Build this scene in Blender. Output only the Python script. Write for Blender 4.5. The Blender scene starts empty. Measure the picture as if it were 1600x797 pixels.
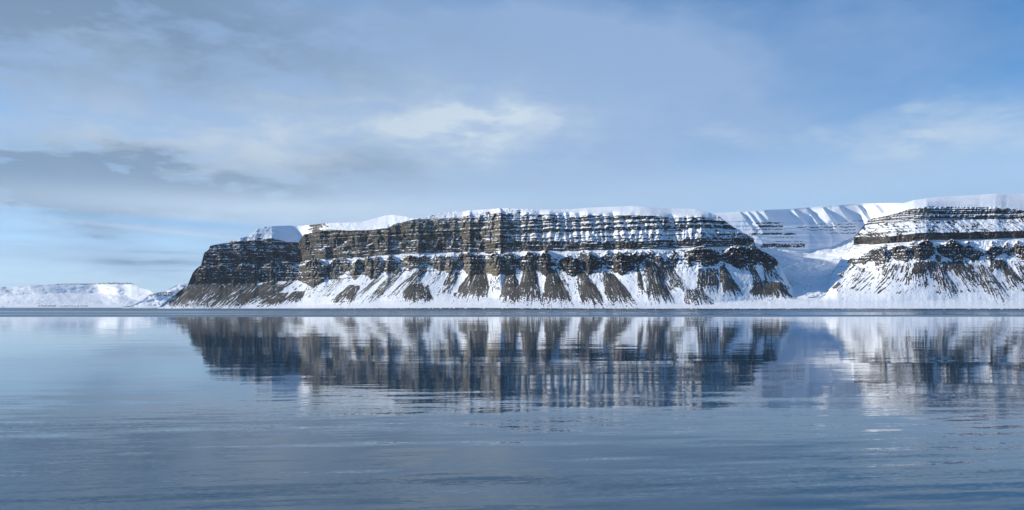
import bpy, math
import numpy as np

R = math.radians
scene = bpy.context.scene
col = scene.collection

# ------------------------------------------------------------------ camera
CAM_H = 12.0            # eye above the water (a ship's deck)
HOR = 480.0             # photo row of the true horizon (1600 x 797 frame)
F = 1208.0              # focal length in photo pixels
cam_d = bpy.data.cameras.new('camera')
cam = bpy.data.objects.new('camera', cam_d)
col.objects.link(cam)
cam.location = (0, 0, CAM_H)
cam.rotation_euler = (R(90), 0, 0)
cam_d.sensor_width = 36
cam_d.lens = 36 * F / 1600
cam_d.shift_y = (HOR - 398.5) / 1600
cam_d.clip_start = 0.5
cam_d.clip_end = 250000
scene.camera = cam

# ------------------------------------------------------------------ light and exposure
SUN_AZ, SUN_EL = -79.0, 20.5          # degrees from the view direction (negative = left)
SKY_STRENGTH = 0.10
sun_d = bpy.data.lights.new('sun', 'SUN')
sun = bpy.data.objects.new('sun', sun_d)
col.objects.link(sun)
sun_d.energy = 5.0
sun_d.angle = R(0.53)
sun_d.color = (1.0, 0.94, 0.83)
sun.rotation_euler = (R(90 - SUN_EL), 0, R(180 - SUN_AZ))
sun.location = (-3000, 0, 3000)

scene.view_settings.view_transform = 'Standard'
scene.view_settings.look = 'None'
scene.view_settings.gamma = 1.0
scene.view_settings.exposure = 0.10
scene.view_settings.use_curve_mapping = False
scene.cycles.use_denoising = True
scene.cycles.max_bounces = 4
scene.cycles.diffuse_bounces = 3
scene.cycles.glossy_bounces = 3
scene.cycles.caustics_reflective = False
scene.cycles.caustics_refractive = False
scene.cycles.sample_clamp_indirect = 6.0


# ------------------------------------------------------------------ node helper
class NT:
    def __init__(self, tree):
        self.t = tree
        tree.nodes.clear()

    def n(self, kind, **kw):
        nd = self.t.nodes.new(kind)
        for k, v in kw.items():
            setattr(nd, k, v)
        return nd

    def link(self, a, b):
        self.t.links.new(a, b)

    def put(self, sock, v):
        if hasattr(v, 'is_output'):
            self.t.links.new(v, sock)
        else:
            sock.default_value = v

    def m(self, op, a, b=0.0, c=None, clamp=False):
        nd = self.n('ShaderNodeMath', operation=op, use_clamp=clamp)
        self.put(nd.inputs[0], a)
        if len(nd.inputs) > 1:
            self.put(nd.inputs[1], b)
        if c is not None:
            self.put(nd.inputs[2], c)
        return nd.outputs[0]

    def ss(self, v, lo, hi, a=0.0, b=1.0):
        nd = self.n('ShaderNodeMapRange', interpolation_type='SMOOTHSTEP')
        self.put(nd.inputs[0], v)
        for i, x in enumerate((lo, hi, a, b)):
            nd.inputs[1 + i].default_value = x
        return nd.outputs[0]

    def mix(self, fac, a, b):
        nd = self.n('ShaderNodeMix', data_type='RGBA')
        self.put(nd.inputs[0], fac)
        self.put(nd.inputs[6], a)
        self.put(nd.inputs[7], b)
        return nd.outputs[2]

    def noise(self, vec, scale, detail=4.0, rough=0.5, dist=0.0, color=False):
        nd = self.n('ShaderNodeTexNoise')
        self.put(nd.inputs['Vector'], vec)
        nd.inputs['Scale'].default_value = scale
        nd.inputs['Detail'].default_value = detail
        nd.inputs['Roughness'].default_value = rough
        nd.inputs['Distortion'].default_value = dist
        return nd.outputs['Color' if color else 'Fac']

    def xyz(self, x, y, z):
        nd = self.n('ShaderNodeCombineXYZ')
        self.put(nd.inputs[0], x)
        self.put(nd.inputs[1], y)
        self.put(nd.inputs[2], z)
        return nd.outputs[0]

    def sep(self, v):
        nd = self.n('ShaderNodeSeparateXYZ')
        self.put(nd.inputs[0], v)
        return nd.outputs


# ------------------------------------------------------------------ world: daylight sky with cloud sheets
world = bpy.data.worlds.new('World')
scene.world = world
world.use_nodes = True
world.cycles.sampling_method = 'MANUAL'
world.cycles.sample_map_resolution = 512
w = NT(world.node_tree)
w_out = w.n('ShaderNodeOutputWorld')
bg = w.n('ShaderNodeBackground')
bg.inputs['Strength'].default_value = SKY_STRENGTH
w.link(bg.outputs[0], w_out.inputs[0])
sky = w.n('ShaderNodeTexSky')
sky.sky_type = 'NISHITA'
sky.sun_disc = False
sky.sun_elevation = R(SUN_EL)
sky.sun_rotation = R(SUN_AZ)
sky.altitude = 0
sky.air_density = 0.75
sky.dust_density = 0.0
sky.ozone_density = 2.5
tc = w.n('ShaderNodeTexCoord')
dx, dy, dz = w.sep(tc.outputs['Generated'])
az = w.m('ARCTAN2', dx, dy)
el = w.m('ARCSINE', dz)
zc = w.m('ADD', w.m('MAXIMUM', dz, 0.0), 0.09)
pu = w.m('DIVIDE', dx, zc)
pv = w.m('DIVIDE', dy, zc)
pvec = w.xyz(pu, pv, 0.0)


def gauss(px, py, sx, sy, amp, tilt=0.0, jit=None):
    """a soft patch of cloud round one direction of the sky"""
    a0 = math.atan((px - 800) / F)
    e0 = math.atan((HOR - py) / F * math.cos(a0))
    ax, ey = sx / F, sy / F
    u = w.m('SUBTRACT', az if jit is None else w.m('ADD', az, jit[0]), a0)
    v = w.m('SUBTRACT', el if jit is None else w.m('ADD', el, jit[1]), e0)
    if tilt:
        v = w.m('MULTIPLY_ADD', u, tilt, v)
    u = w.m('DIVIDE', u, ax)
    v = w.m('DIVIDE', v, ey)
    r2 = w.m('MULTIPLY_ADD', u, u, w.m('MULTIPLY', v, v))
    return w.m('MULTIPLY', w.m('POWER', 2.718, w.m('MULTIPLY', r2, -0.5)), amp)


def total(parts):
    s = parts[0]
    for p in parts[1:]:
        s = w.m('ADD', s, p)
    return s


dvec = w.xyz(w.m('MULTIPLY', az, 1.0), w.m('MULTIPLY', el, 2.4), 0.0)
warp = w.noise(dvec, 7.0, 5.0, 0.6, color=True)
wx, wy, wz = w.sep(warp)
jx = w.m('MULTIPLY', w.m('SUBTRACT', wx, 0.5), 0.22)
jy = w.m('MULTIPLY', w.m('SUBTRACT', wy, 0.5), 0.085)
J = (jx, jy)
jx_s, jy_s = w.m('MULTIPLY', jx, 0.12), w.m('MULTIPLY', jy, 0.12)
big = w.noise(pvec, 0.55, 5.0, 0.55, 0.6)
fine = w.noise(w.xyz(w.m('ADD', az, w.m('MULTIPLY', jx, 0.3)), w.m('MULTIPLY', el, 2.6), 0.0), 13.0, 7.0, 0.62, 0.4)
bil = w.noise(pvec, 3.2, 7.0, 0.60, 0.35)
fine = w.m('ADD', w.m('MULTIPLY', fine, 0.45), w.m('MULTIPLY', bil, 0.55))

# thin grey-lavender veil
veil = total([gauss(250, 170, 420, 120, 0.75, 0.10, J), gauss(720, 190, 300, 90, 0.75, 0.05, J),
              gauss(1150, 190, 330, 70, 0.40, 0.05, J), gauss(420, 40, 420, 70, 0.45, 0.0, J), gauss(1180, 70, 320, 55, 0.36, 0.0, J),
              gauss(420, 120, 300, 60, 0.3, 0.0, J), gauss(1480, 215, 75, 26, 0.35, 0.0, J)])
veil = w.m('MULTIPLY', veil, w.m('MULTIPLY_ADD', big, 1.0, 0.45))
veil = w.m('ADD', veil, w.ss(big, 0.40, 0.70, 0.0, 0.55))
veil = w.m('MULTIPLY', w.m('ADD', veil, w.m('MULTIPLY', w.m('SUBTRACT', fine, 0.5), 0.55)), 1.0, clamp=True)
# bright patches where the veil is thickest in the sun
bright = total([gauss(735, 200, 95, 26, 0.75, 0.0, J), gauss(1470, 212, 85, 26, 0.55, 0.0, J),
                gauss(430, 210, 50, 26, 0.40, 0.0, J), gauss(130, 60, 70, 26, 0.32, 0.1, J),
                gauss(500, 110, 200, 40, 0.20, 0.0, J), gauss(1210, 208, 70, 14, 0.3, 0.0, J),
                gauss(350, 245, 170, 26, 0.45, 0.10, J), gauss(60, 130, 120, 30, 0.25, 0.0, J), gauss(120, 238, 170, 15, 0.55, 0.0, J), gauss(620, 185, 220, 34, 0.38, 0.0, J), gauss(470, 235, 120, 20, 0.35, 0.0, J)])
bright = w.m('MULTIPLY', bright, w.ss(fine, 0.38, 0.62, 0.40, 1.35), clamp=True)
# the darker bank low on the left
dark = total([gauss(130, 286, 210, 20, 1.35, 0.02, J), gauss(10, 268, 130, 30, 1.0, 0.0, J),
              gauss(420, 262, 140, 26, 0.55, -0.1, J), gauss(60, 5, 330, 62, 1.05, 0.0, J),
              gauss(600, 265, 60, 22, 0.35, 0.0, J), gauss(225, 409, 48, 3.2, 0.75, 0.0, (jx_s, jy_s)), gauss(240, 394, 34, 1.3, 0.5, 0.0, None), gauss(300, 423, 40, 1.2, 0.4, -0.02, None), gauss(155, 368, 16, 2.2, 0.5, 0.0, (jx_s, jy_s)), gauss(110, 318, 14, 3.0, 0.5, 0.0, (jx_s, jy_s)),
              gauss(40, 312, 60, 8, 0.6, 0.1, J)])
dark = w.m('MULTIPLY', dark, w.ss(fine, 0.38, 0.56, 0.42, 1.2), clamp=True)
# pale streaks of haze cloud near the skyline
streak_v = w.xyz(w.m('MULTIPLY', az, 3.0), w.m('MULTIPLY', el, 60.0), 2.0)
streak = w.ss(w.noise(streak_v, 1.0, 4.0, 0.55, 0.3), 0.42, 0.72)
low = w.m('MULTIPLY', w.ss(el, 0.0, 0.16, 1.0, 0.0), streak)
low = w.m('MULTIPLY', low, 0.55)
low2 = total([gauss(400, 326, 260, 17, 1.0, 0.0, None), gauss(1000, 300, 600, 30, 0.35, 0.0, None),
              gauss(270, 362, 110, 2.2, 0.55, 0.075, None)])
low = w.m('ADD', low, low2, clamp=True)

K = 1.0 / SKY_STRENGTH


def kc(r, g, b):
    return (r * K, g * K, b * K, 1.0)


hsv = w.n('ShaderNodeHueSaturation')
hsv.inputs['Saturation'].default_value = 1.28
hsv.inputs['Value'].default_value = 1.55
w.link(sky.outputs[0], hsv.inputs['Color'])
c = hsv.outputs[0]
c = w.mix(w.ss(el, 0.0, 0.30, 0.85, 0.0), c, kc(0.40, 0.59, 0.83))          # pale air along the skyline
c = w.mix(w.m('MULTIPLY', low, 0.75), c, kc(0.55, 0.68, 0.84))
c = w.mix(w.m('MULTIPLY', veil, 0.85), c, kc(0.315, 0.45, 0.68))
c = w.mix(bright, c, kc(0.57, 0.68, 0.79))
c = w.mix(w.m('MULTIPLY', dark, 0.85), c, kc(0.17, 0.265, 0.41))
c = w.mix(w.m('MULTIPLY', low2, 0.72, clamp=True), c, kc(0.52, 0.66, 0.83))
c = w.mix(w.m('MULTIPLY', gauss(280, 349, 190, 4.0, 0.55, 0.03, None), 1.0), c, kc(0.25, 0.50, 0.80))
w.link(c, bg.inputs['Color'])


# ------------------------------------------------------------------ numpy noise
rng = np.random.default_rng(7)
_perm = rng.permutation(256)
_perm = np.concatenate([_perm, _perm, _perm])
_ang = rng.uniform(0, 2 * math.pi, 256)
_gx, _gy = np.cos(_ang).astype(np.float32), np.sin(_ang).astype(np.float32)


def perlin(x, y, seed=0):
    x = np.asarray(x, np.float32) + seed * 17.31
    y = np.asarray(y, np.float32) + seed * 5.77
    xi = np.floor(x).astype(np.int32)
    yi = np.floor(y).astype(np.int32)
    xf, yf = x - xi, y - yi
    xi &= 255
    yi &= 255
    u = xf * xf * xf * (xf * (xf * 6 - 15) + 10)
    v = yf * yf * yf * (yf * (yf * 6 - 15) + 10)

    def g(i, j, fx, fy):
        h = _perm[_perm[i] + j]
        return _gx[h] * fx + _gy[h] * fy
    a = g(xi, yi, xf, yf)
    b = g(xi + 1, yi, xf - 1, yf)
    c_ = g(xi, yi + 1, xf, yf - 1)
    d = g(xi + 1, yi + 1, xf - 1, yf - 1)
    return ((a + (b - a) * u) * (1 - v) + (c_ + (d - c_) * u) * v) * 1.5


def fbm(x, y, octv=4, seed=0, gain=0.5):
    s, amp, t = 0.0, 1.0, 0.0
    for o in range(octv):
        s = s + amp * perlin(x * 2 ** o, y * 2 ** o, seed + o * 3)
        t += amp
        amp *= gain
    return s / t


def ridged(x, y, octv=3, seed=0, gain=0.5):
    s, amp, t = 0.0, 1.0, 0.0
    for o in range(octv):
        s = s + amp * (1 - 2 * np.abs(perlin(x * 2 ** o, y * 2 ** o, seed + o * 3)))
        t += amp
        amp *= gain
    return s / t


def sstep(x, a, b):
    t = np.clip((x - a) / (b - a), 0, 1)
    return t * t * (3 - 2 * t)


def ip(px, pts):
    xs, ys = zip(*pts)
    return np.interp(px, xs, ys)


# ------------------------------------------------------------------ materials
def mountain_material(name, snow_col=(0.92, 0.93, 0.95, 1), grain=0.06):
    m = bpy.data.materials.new(name)
    m.use_nodes = True
    t = NT(m.node_tree)
    out = t.n('ShaderNodeOutputMaterial')
    p = t.n('ShaderNodeBsdfPrincipled')
    t.link(p.outputs[0], out.inputs[0])
    a_s = t.n('ShaderNodeAttribute', attribute_name='snow').outputs['Fac']
    a_t = t.n('ShaderNodeAttribute', attribute_name='tone').outputs['Color']
    tcn = t.n('ShaderNodeTexCoord').outputs['Object']
    n1 = t.noise(tcn, grain, 5.0, 0.6)
    n2 = t.noise(tcn, grain * 0.12, 4.0, 0.55)
    s = t.ss(t.m('ADD', a_s, t.m('MULTIPLY', t.m('SUBTRACT', n1, 0.5), 0.55)), 0.43, 0.57)
    rock = t.mix(t.m('MULTIPLY', t.ss(n1, 0.3, 0.7), 0.45), a_t, (0.02, 0.02, 0.022, 1))
    rock = t.mix(t.m('MULTIPLY', t.ss(n2, 0.45, 0.8), 0.15), rock, (0.16, 0.135, 0.10, 1))
    snow = t.mix(t.ss(n2, 0.3, 0.7), snow_col, (0.87, 0.89, 0.92, 1))
    t.link(t.mix(s, rock, snow), p.inputs['Base Color'])
    p.inputs['Roughness'].default_value = 0.85
    p.inputs['Specular IOR Level'].default_value = 0.2
    b = t.n('ShaderNodeBump')
    b.inputs['Strength'].default_value = 0.6
    b.inputs['Distance'].default_value = 4.0
    t.link(n1, b.inputs['Height'])
    t.link(b.outputs[0], p.inputs['Normal'])
    return m


MAT_CLIFF = mountain_material('snowy layered rock')
MAT_FAR = mountain_material('far snow and rock', grain=0.015)


# ------------------------------------------------------------------ terrain machinery
def make_mesh(name, V, N, snow, tone, quads, mat, parent=None):
    idx, inv = np.unique(quads.ravel(), return_inverse=True)
    me = bpy.data.meshes.new(name)
    nv, nq = len(idx), len(quads)
    me.vertices.add(nv)
    me.vertices.foreach_set('co', V[idx].astype(np.float32).ravel())
    me.loops.add(nq * 4)
    me.loops.foreach_set('vertex_index', inv.astype(np.int32).ravel())
    me.polygons.add(nq)
    me.polygons.foreach_set('loop_start', np.arange(0, nq * 4, 4, dtype=np.int32))
    me.polygons.foreach_set('use_smooth', np.ones(nq, dtype=bool))
    me.update(calc_edges=True)
    a = me.attributes.new('snow', 'FLOAT', 'POINT')
    a.data.foreach_set('value', snow[idx].astype(np.float32))
    a = me.attributes.new('tone', 'FLOAT_COLOR', 'POINT')
    c4 = np.ones((nv, 4), np.float32)
    c4[:, :3] = tone[idx]
    a.data.foreach_set('color', c4.ravel())
    me.normals_split_custom_set_from_vertices(N[idx].tolist())
    me.materials.append(mat)
    o = bpy.data.objects.new(name, me)
    col.objects.link(o)
    if parent is not None:
        o.parent = parent
    return o


def rise(px, d0, tiers, rows, tanfn):
    """walk each column up the mountainside: tiers are photo rows per column, tanfn(seg, z, f) the tangent of the slope"""
    nc = len(px)
    PY, DD, ZZ, SEG, FR = [], [], [], [], []
    D = d0.copy()
    py = tiers[0]
    Z = np.maximum(CAM_H + (HOR - py) * D / F, -3.0)
    PY.append(py.copy()), DD.append(D.copy()), ZZ.append(Z.copy()), SEG.append(0), FR.append(0.0)
    for s in range(len(rows)):
        a, b = tiers[s], tiers[s + 1]
        for i in range(1, rows[s] + 1):
            f = i / rows[s]
            py = a + (b - a) * f
            k = (HOR - py) / F
            T = np.maximum(tanfn(s, Z, f), np.maximum(k * 1.25, 0.012))
            Dn = (D + (CAM_H - Z) / T) / (1 - k / T)
            Dn = np.maximum(Dn, D + 0.02)
            Dn = np.minimum(Dn, D + 220)
            Zn = np.maximum(CAM_H + k * Dn, Z)
            D, Z = Dn, Zn
            PY.append(py.copy()), DD.append(D.copy()), ZZ.append(Z.copy()), SEG.append(s), FR.append(f)
    PY, DD = np.array(PY), np.array(DD)
    for _ in range(3):                       # keep the hillside continuous along the shore
        r = 9
        pad_ = np.pad(DD, ((0, 0), (r, r)), mode='edge')
        cs = np.cumsum(np.pad(pad_, ((0, 0), (1, 0))), axis=1)
        DD = (cs[:, 2 * r + 1:] - cs[:, :-2 * r - 1]) / (2 * r + 1)
    ZZ = np.maximum(CAM_H + (HOR - PY) * DD / F, -3.0)
    return (PY, DD, ZZ,
            np.repeat(np.array(SEG)[:, None], nc, 1), np.repeat(np.array(FR)[:, None], nc, 1))


def close_back(PX, PY, D, Z, SEG, FR, back=((60, 0), (200, -1), (500, -2), (1100, -6), (1800, -40), (2400, -1200))):
    d0, z0 = D[-1], Z[-1]
    add = [(d0 + b, np.maximum(z0 + z, -20.0)) for b, z in back]
    D = np.vstack([D] + [a[None] for a, _ in add])
    Z = np.vstack([Z] + [b[None] for _, b in add])
    n = len(add)
    rep = lambda A: np.vstack([A, np.repeat(A[-1:], n, 0)])
    return rep(PX), rep(PY), D, Z, rep(SEG), rep(FR)


def to_world(PX, D, Z):
    return np.stack([(PX - 800) / F * D, D, Z], -1)


def grid_normals(P):
    du = np.gradient(P, axis=1)
    dv = np.gradient(P, axis=0)
    n = np.cross(du, dv)
    n /= np.maximum(np.linalg.norm(n, axis=-1, keepdims=True), 1e-9)
    n[n[..., 2] < -0.9] *= -1
    return n


def grid_quads(nr, nc):
    i = np.arange(nr * nc).reshape(nr, nc)
    return np.stack([i[:-1, :-1], i[:-1, 1:], i[1:, 1:], i[1:, :-1]], -1).reshape(-1, 4)


def lump_fields(PX, PY, lumps, S, mpp, seed):
    """rock buttresses that stand out of the slope: returns push towards the viewer, rock cover, id (-1 = none)"""
    push = np.zeros_like(PX)
    rock = np.zeros_like(PX)
    ident = np.full(PX.shape, -1)
    wx_ = PX + 3.0 * fbm(PX * 0.07, PY * 0.09, 3, seed) + 0.8 * fbm(PX * 0.35, PY * 0.2, 2, seed + 4)
    rough = 3.4 * fbm(PX * 0.09, PY * 0.11, 3, seed + 31) + 2.6 * (ridged(PX * 0.22, PY * 0.16, 3, seed + 35) - 0.35)
    wy_ = PY + 4.5 * fbm(PX * 0.09, PY * 0.06, 3, seed + 9) + 1.6 * fbm(PX * 0.4, PY * 0.25, 2, seed + 14)
    cleft = ridged(PX * 0.17, PY * 0.06, 4, seed + 21, 0.62)
    shelf = perlin(PX * 0.02, PY * 0.42, seed + 27)
    rs = np.random.default_rng(seed)
    for i, (l, r, yt, yb, pf) in enumerate(lumps):
        c0, hw, hh = (l + r) / 2, (r - l) / 2 * 1.10, yb - yt
        box = (PX > l - 8) & (PX < r + 8) & (PY > yt - 10) & (PY < yb + 10)
        sk_ = rs.uniform(-0.45, 0.45)
        us = (wx_[box] - c0) / hw
        u = np.abs(us)
        yy = wy_[box]
        pk = rs.uniform(-0.4, 0.4)
        top = yt + hh * (0.34 * np.abs(us - pk) + 0.16 * rs.uniform(-1, 1) * us)
        bot = yb + rs.uniform(-2, 3) - hh * (0.36 * np.abs(us - sk_))
        edge = np.minimum(np.minimum((1.04 - u) * hw, yy - top), bot - yy) + rough[box] * min(1.0, hw / 9.0)
        ins = sstep(edge, -0.3, 0.9)
        pv_ = np.clip(bot - yy + 0.4 * rough[box], 0, None) * mpp * 0.80 * pf * sstep(1.02 - u, 0, 0.6) * (0.72 + 0.50 * cleft[box] + 0.16 * shelf[box])
        lid = 1 - sstep(top + 0.2 - yy, 0, 3.5)
        push[box] = np.maximum(push[box], pv_ * lid)
        rk = rock[box]
        idb = ident[box]
        idb[ins > 0.5] = i
        rock[box] = np.maximum(rk, ins)
        ident[box] = idb
    return push, rock, ident


def fan_fields(PX, PY, fans, seed):
    """scree fans: apex x, y, apex half width, base left, base right, base y, bare share, bulge in metres"""
    push = np.zeros_like(PX)
    rock = np.zeros_like(PX)
    ident = np.full(PX.shape, -1)
    for i, (ax, ay, wa, bl, br, by, cov, bulge) in enumerate(fans):
        lo, hi = min(ax - wa, bl) - 8, max(ax + wa, br) + 8
        box = (PX > lo) & (PX < hi) & (PY > ay - 4) & (PY < by + 8)
        x, y = PX[box], PY[box]
        v = (y - ay) / (by - ay)
        vc = np.clip(v, 0, 1.2)
        xc = ax + ((bl + br) / 2 - ax) * vc
        hw = wa + ((br - bl) / 2 - wa) * vc ** 0.85
        u = (x - xc) / hw
        un = u + 0.34 * fbm(u * 1.8 + i * 7.1, v * 1.8, 3, seed + i) + 0.10 * fbm(x * 0.3, y * 0.12, 2, seed + 3)
        scale = max((br - bl), 2 * wa)
        streak = fbm(u * scale * 0.21 + i * 3.7, v * 2.0, 3, seed + 40 + i, 0.6)
        streak2 = fbm(u * scale * 0.50 + i * 1.7, v * 3.5, 3, seed + 60 + i, 0.6)
        speck = fbm(x * 0.45, y * 0.45, 2, seed + 5)
        end = 0.98 + 0.42 * streak + 0.10 * streak2 + 0.22 * speck
        beg = 0.10 + 0.5 * fbm(u * 2.2 + i, v * 0.5, 3, seed + 80 + i)
        ins = sstep(1.0 - np.abs(un), -0.02, 0.16) * sstep(v - np.clip(beg, 0, 1) * min(wa / 14.0, 1.0) * 0.4, -0.02, 0.08) * sstep(end - v, -0.01, 0.10)
        thr = (cov - 0.5) * 1.5
        body = sstep(streak * 0.58 + streak2 * 0.68 + speck * 0.25 + thr * 0.95 + 0.04 - 0.4 * np.clip(v - 0.5, 0, 1), -0.12, 0.12)
        rill = sstep(1 - 2.0 * np.abs(perlin(u * scale * 0.16 + i * 2.3 + 0.25 * streak, v * 0.9, seed + 70 + i)), 0.78, 0.93) * sstep(perlin(u * 4 + i, v * 4.0, seed + 75), -0.35, 0.1)
        rk = ins * body * (1 - 0.8 * rill)
        push[box] += bulge * np.clip(1 - u * u, 0, 1) * np.clip(vc * 3, 0, 1) * sstep(1.25 - v, 0, 0.5) \
            + ins * 3.2 * (streak2 + streak)
        rock[box] = np.maximum(rock[box], rk)
        idb = ident[box]
        idb[(np.abs(un) < 1.0) & (v > 0.0) & (v < 1.02)] = i
        ident[box] = idb
    return push, rock, ident


def gully_field(PX, PY, gullies):
    """snow chutes: x at top, y top, x at bottom, y bottom, half width top, half width bottom, depth"""
    g = np.zeros_like(PX)
    cols = PX[0]
    for (xt, yt, xb, yb, wt, wb) in gullies:
        sel = np.where((cols > min(xt, xb) - 3 * max(wt, wb) - 2) & (cols < max(xt, xb) + 3 * max(wt, wb) + 2))[0]
        if not len(sel):
            continue
        sl = slice(sel[0], sel[-1] + 1)
        X_, Y_ = PX[:, sl], PY[:, sl]
        f = np.clip((Y_ - yt) / (yb - yt), 0, 1)
        xc = xt + (xb - xt) * f + 0.8 * perlin(Y_ * 0.15 + xt, X_ * 0.02, 3)
        hw = wt + (wb - wt) * f
        m = np.exp(-((X_ - xc) / hw) ** 2) * sstep(Y_, yt - 4, yt + 4) * sstep(yb + 3 - Y_, 0, 5)
        g[:, sl] = np.maximum(g[:, sl], m)
    return g


def describe(o, label, cat, kind=None, group=None):
    o['label'] = label
    if cat:
        o['category'] = cat
    if kind:
        o['kind'] = kind
    if group:
        o['group'] = group
    return o


# beds of hard rock that run through all the near mountains (height in metres, hardness)
BED_Z = np.array([0, 395, 400, 468, 474, 512, 516, 522, 526, 564, 568, 588, 592, 604, 607, 622, 626, 640, 643, 660, 664, 676, 680, 700, 703, 712, 716, 2000])
BED_R = np.array([0, 0, 1, 1, .15, .15, .5, .5, .1, .1, 1, 1, .0, .0, 1, 1, .1, .1, 1, 1, .3, .9, .1, .1, .5, .5, 0, 0])   # snowy part of the wall
BED_L = np.array([0, 0, 1, 1, .35, .35, .7, .9, .9, .9, 1, 1, .7, .5, 1, 1, .2, .2, 1, 1, .4, .9, .1, .1, .5, .5, 0, 0])  # steep bare part


# ================================================================== main cliff mountain
def build_main():
    px = np.arange(247, 1346, 0.75)
    nc = len(px)
    wob = lambda a, s: a * fbm(px * 0.05, px * 0 + s, 3, s)
    T0 = HOR + CAM_H * F / ip(px, [(240, 6480), (300, 6310), (400, 6160), (470, 5985), (560, 5560), (640, 5240), (800, 4850), (1000, 4620), (1180, 4480), (1260, 4400)])
    d0 = ip(px, [(240, 6480), (300, 6310), (400, 6160), (470, 5985), (560, 5560), (640, 5240), (800, 4850), (1000, 4620), (1180, 4480), (1260, 4400)])
    sil = ip(px, [(240, 482), (249, 479.5), (294, 444), (301, 427), (308, 419), (314, 415), (319, 395), (326, 391), (328, 384.5), (344, 380.5),
                  (355, 379), (373, 372), (389, 368.5), (402, 357), (412, 354), (450, 350.5), (479, 349), (529, 348), (565, 347), (587, 341),
                  (603, 336.7), (615, 335.7), (634, 338.6), (648, 342), (661, 340.5), (687, 332.6), (734, 329), (789, 325.5), (853, 327.6),
                  (893, 326.7), (927, 324), (989, 322), (1043, 325.5), (1086, 326.7), (1110, 333), (1122, 337), (1141, 352), (1162, 364),
                  (1177, 372), (1180, 384), (1188, 391), (1212, 404), (1219, 415), (1229, 434), (1236, 446), (1244, 456), (1256, 462.5), (1275, 466.5), (1300, 468), (1346, 471)])
    sil = sil + 0.5 * fbm(px * 0.22, px * 0, 3, 2) * (ip(px, [(250, 1), (420, 1), (480, .2), (560, .3), (660, .6), (850, .5), (900, .1), (1090, .1), (1130, 1), (1260, 1)]))
    sil = sil + 2.6 * fbm(px * 0.06, px * 0 + 3, 3, 207) * sstep(px, 1182, 1196) * sstep(1250 - px, 0, 20)
    T1 = ip(px, [(240, 481), (400, 479.5), (480, 477), (560, 473), (640, 468.5), (720, 464), (800, 467), (900, 470), (1000, 473), (1100, 474), (1200, 467), (1262, 470)])
    T2 = ip(px, [(240, 446), (340, 443), (430, 441), (500, 438), (560, 435), (620, 426), (700, 424), (800, 427), (900, 428), (1000, 426), (1100, 417), (1200, 416), (1262, 416)])
    T3 = ip(px, [(240, 420), (340, 416), (430, 411), (500, 408), (560, 406), (620, 401), (700, 399), (800, 397), (900, 396), (1000, 394), (1100, 389), (1200, 388), (1262, 388)])
    T4 = ip(px, [(240, 416), (340, 413), (430, 408.5), (500, 405), (560, 402), (620, 396.5), (700, 394), (800, 392), (900, 391), (1000, 389), (1100, 385.5), (1178, 384), (1262, 383)])
    T5 = ip(px, [(240, 400), (340, 395), (430, 391), (500, 387), (560, 384), (620, 380), (700, 377), (800, 377), (900, 378), (1000, 377), (1100, 373.5), (1178, 372), (1262, 372)])
    T6 = ip(px, [(240, 390), (340, 382), (385, 376), (425, 372), (450, 377), (466, 378), (475, 366), (505, 361), (520, 360), (560, 360), (590, 359), (606, 357), (618, 350), (646, 343.5),
                 (700, 341), (789, 333), (850, 335), (900, 336), (1000, 337), (1050, 340), (1100, 340), (1130, 345), (1180, 360), (1262, 360)])
    tiers = [T0, T1, T2, T3, T4, T5, T6, sil]
    for k in range(1, 7):
        if k < 7:
            tiers[k] = np.maximum(tiers[k] + wob([0, 0.6, 1.2, 1.2, .4, .5, .9][k], k), sil + 0.02 * (7 - k))
    tiers[0] = np.maximum(T0, sil + 0.2)
    rows = [26, 92, 72, 14, 50, 110, 46]
    S = px * 4.45
    Rf = ip(px, [(250, 0.1), (460, 0.15), (700, 0.25), (800, .6), (880, 1), (1262, 1)])
    dip = 5 * fbm(S / 500, S * 0, 2, 31)

    def tanfn(s, Z, f):
        zz = Z + dip + 2.0 * perlin(S / 60, Z / 9, 8)
        if s == 0:
            return np.tan(np.radians(5.0 + 9 * f + 0 * Z))
        if s == 1:
            return np.tan(np.radians(31 + 6 * f + 0 * Z))
        if s == 2:
            return np.tan(np.radians(41 + 0 * Z + 26 * sstep(px, 470, 300)))
        if s == 3:
            return np.tan(np.radians(32 + 0 * Z))
        if s == 4:
            return np.tan(np.radians(70 + 8 * perlin(S / 40, zz / 5, 12)))
        h = np.interp(zz, BED_Z, BED_R) * Rf + np.interp(zz, BED_Z, BED_L) * (1 - Rf)
        h = np.clip(h + 0.25 * perlin(S / 300, zz / 4.5, 14), 0, 1)
        if s == 5:
            return np.tan(np.radians(38 + 38 * h))
        return np.tan(np.radians(34 + 25 * h * ip(px, [(250, .6), (430, .6), (450, 0), (475, 0), (500, .8), (530, .3), (590, .1), (660, .7), (800, .7), (880, .2), (930, 0), (1090, 0), (1130, 0.6)])))

    PY, D, Z, SEG, FR = rise(px, d0, tiers, rows, tanfn)
    PX = np.repeat(px[None], len(PY), 0)
    Sg = np.repeat(S[None], len(PY), 0)
    mpp = 4.45
    turn = ip(px, [(247, 0), (1175, 0), (1212, 90), (1240, 260), (1346, 480)])[None]
    D = D + turn * np.where(SEG == 0, 0, np.where(SEG == 1, FR, 1.0))
    Z = np.maximum(CAM_H + (HOR - PY) * D / F, -3.0)

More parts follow.
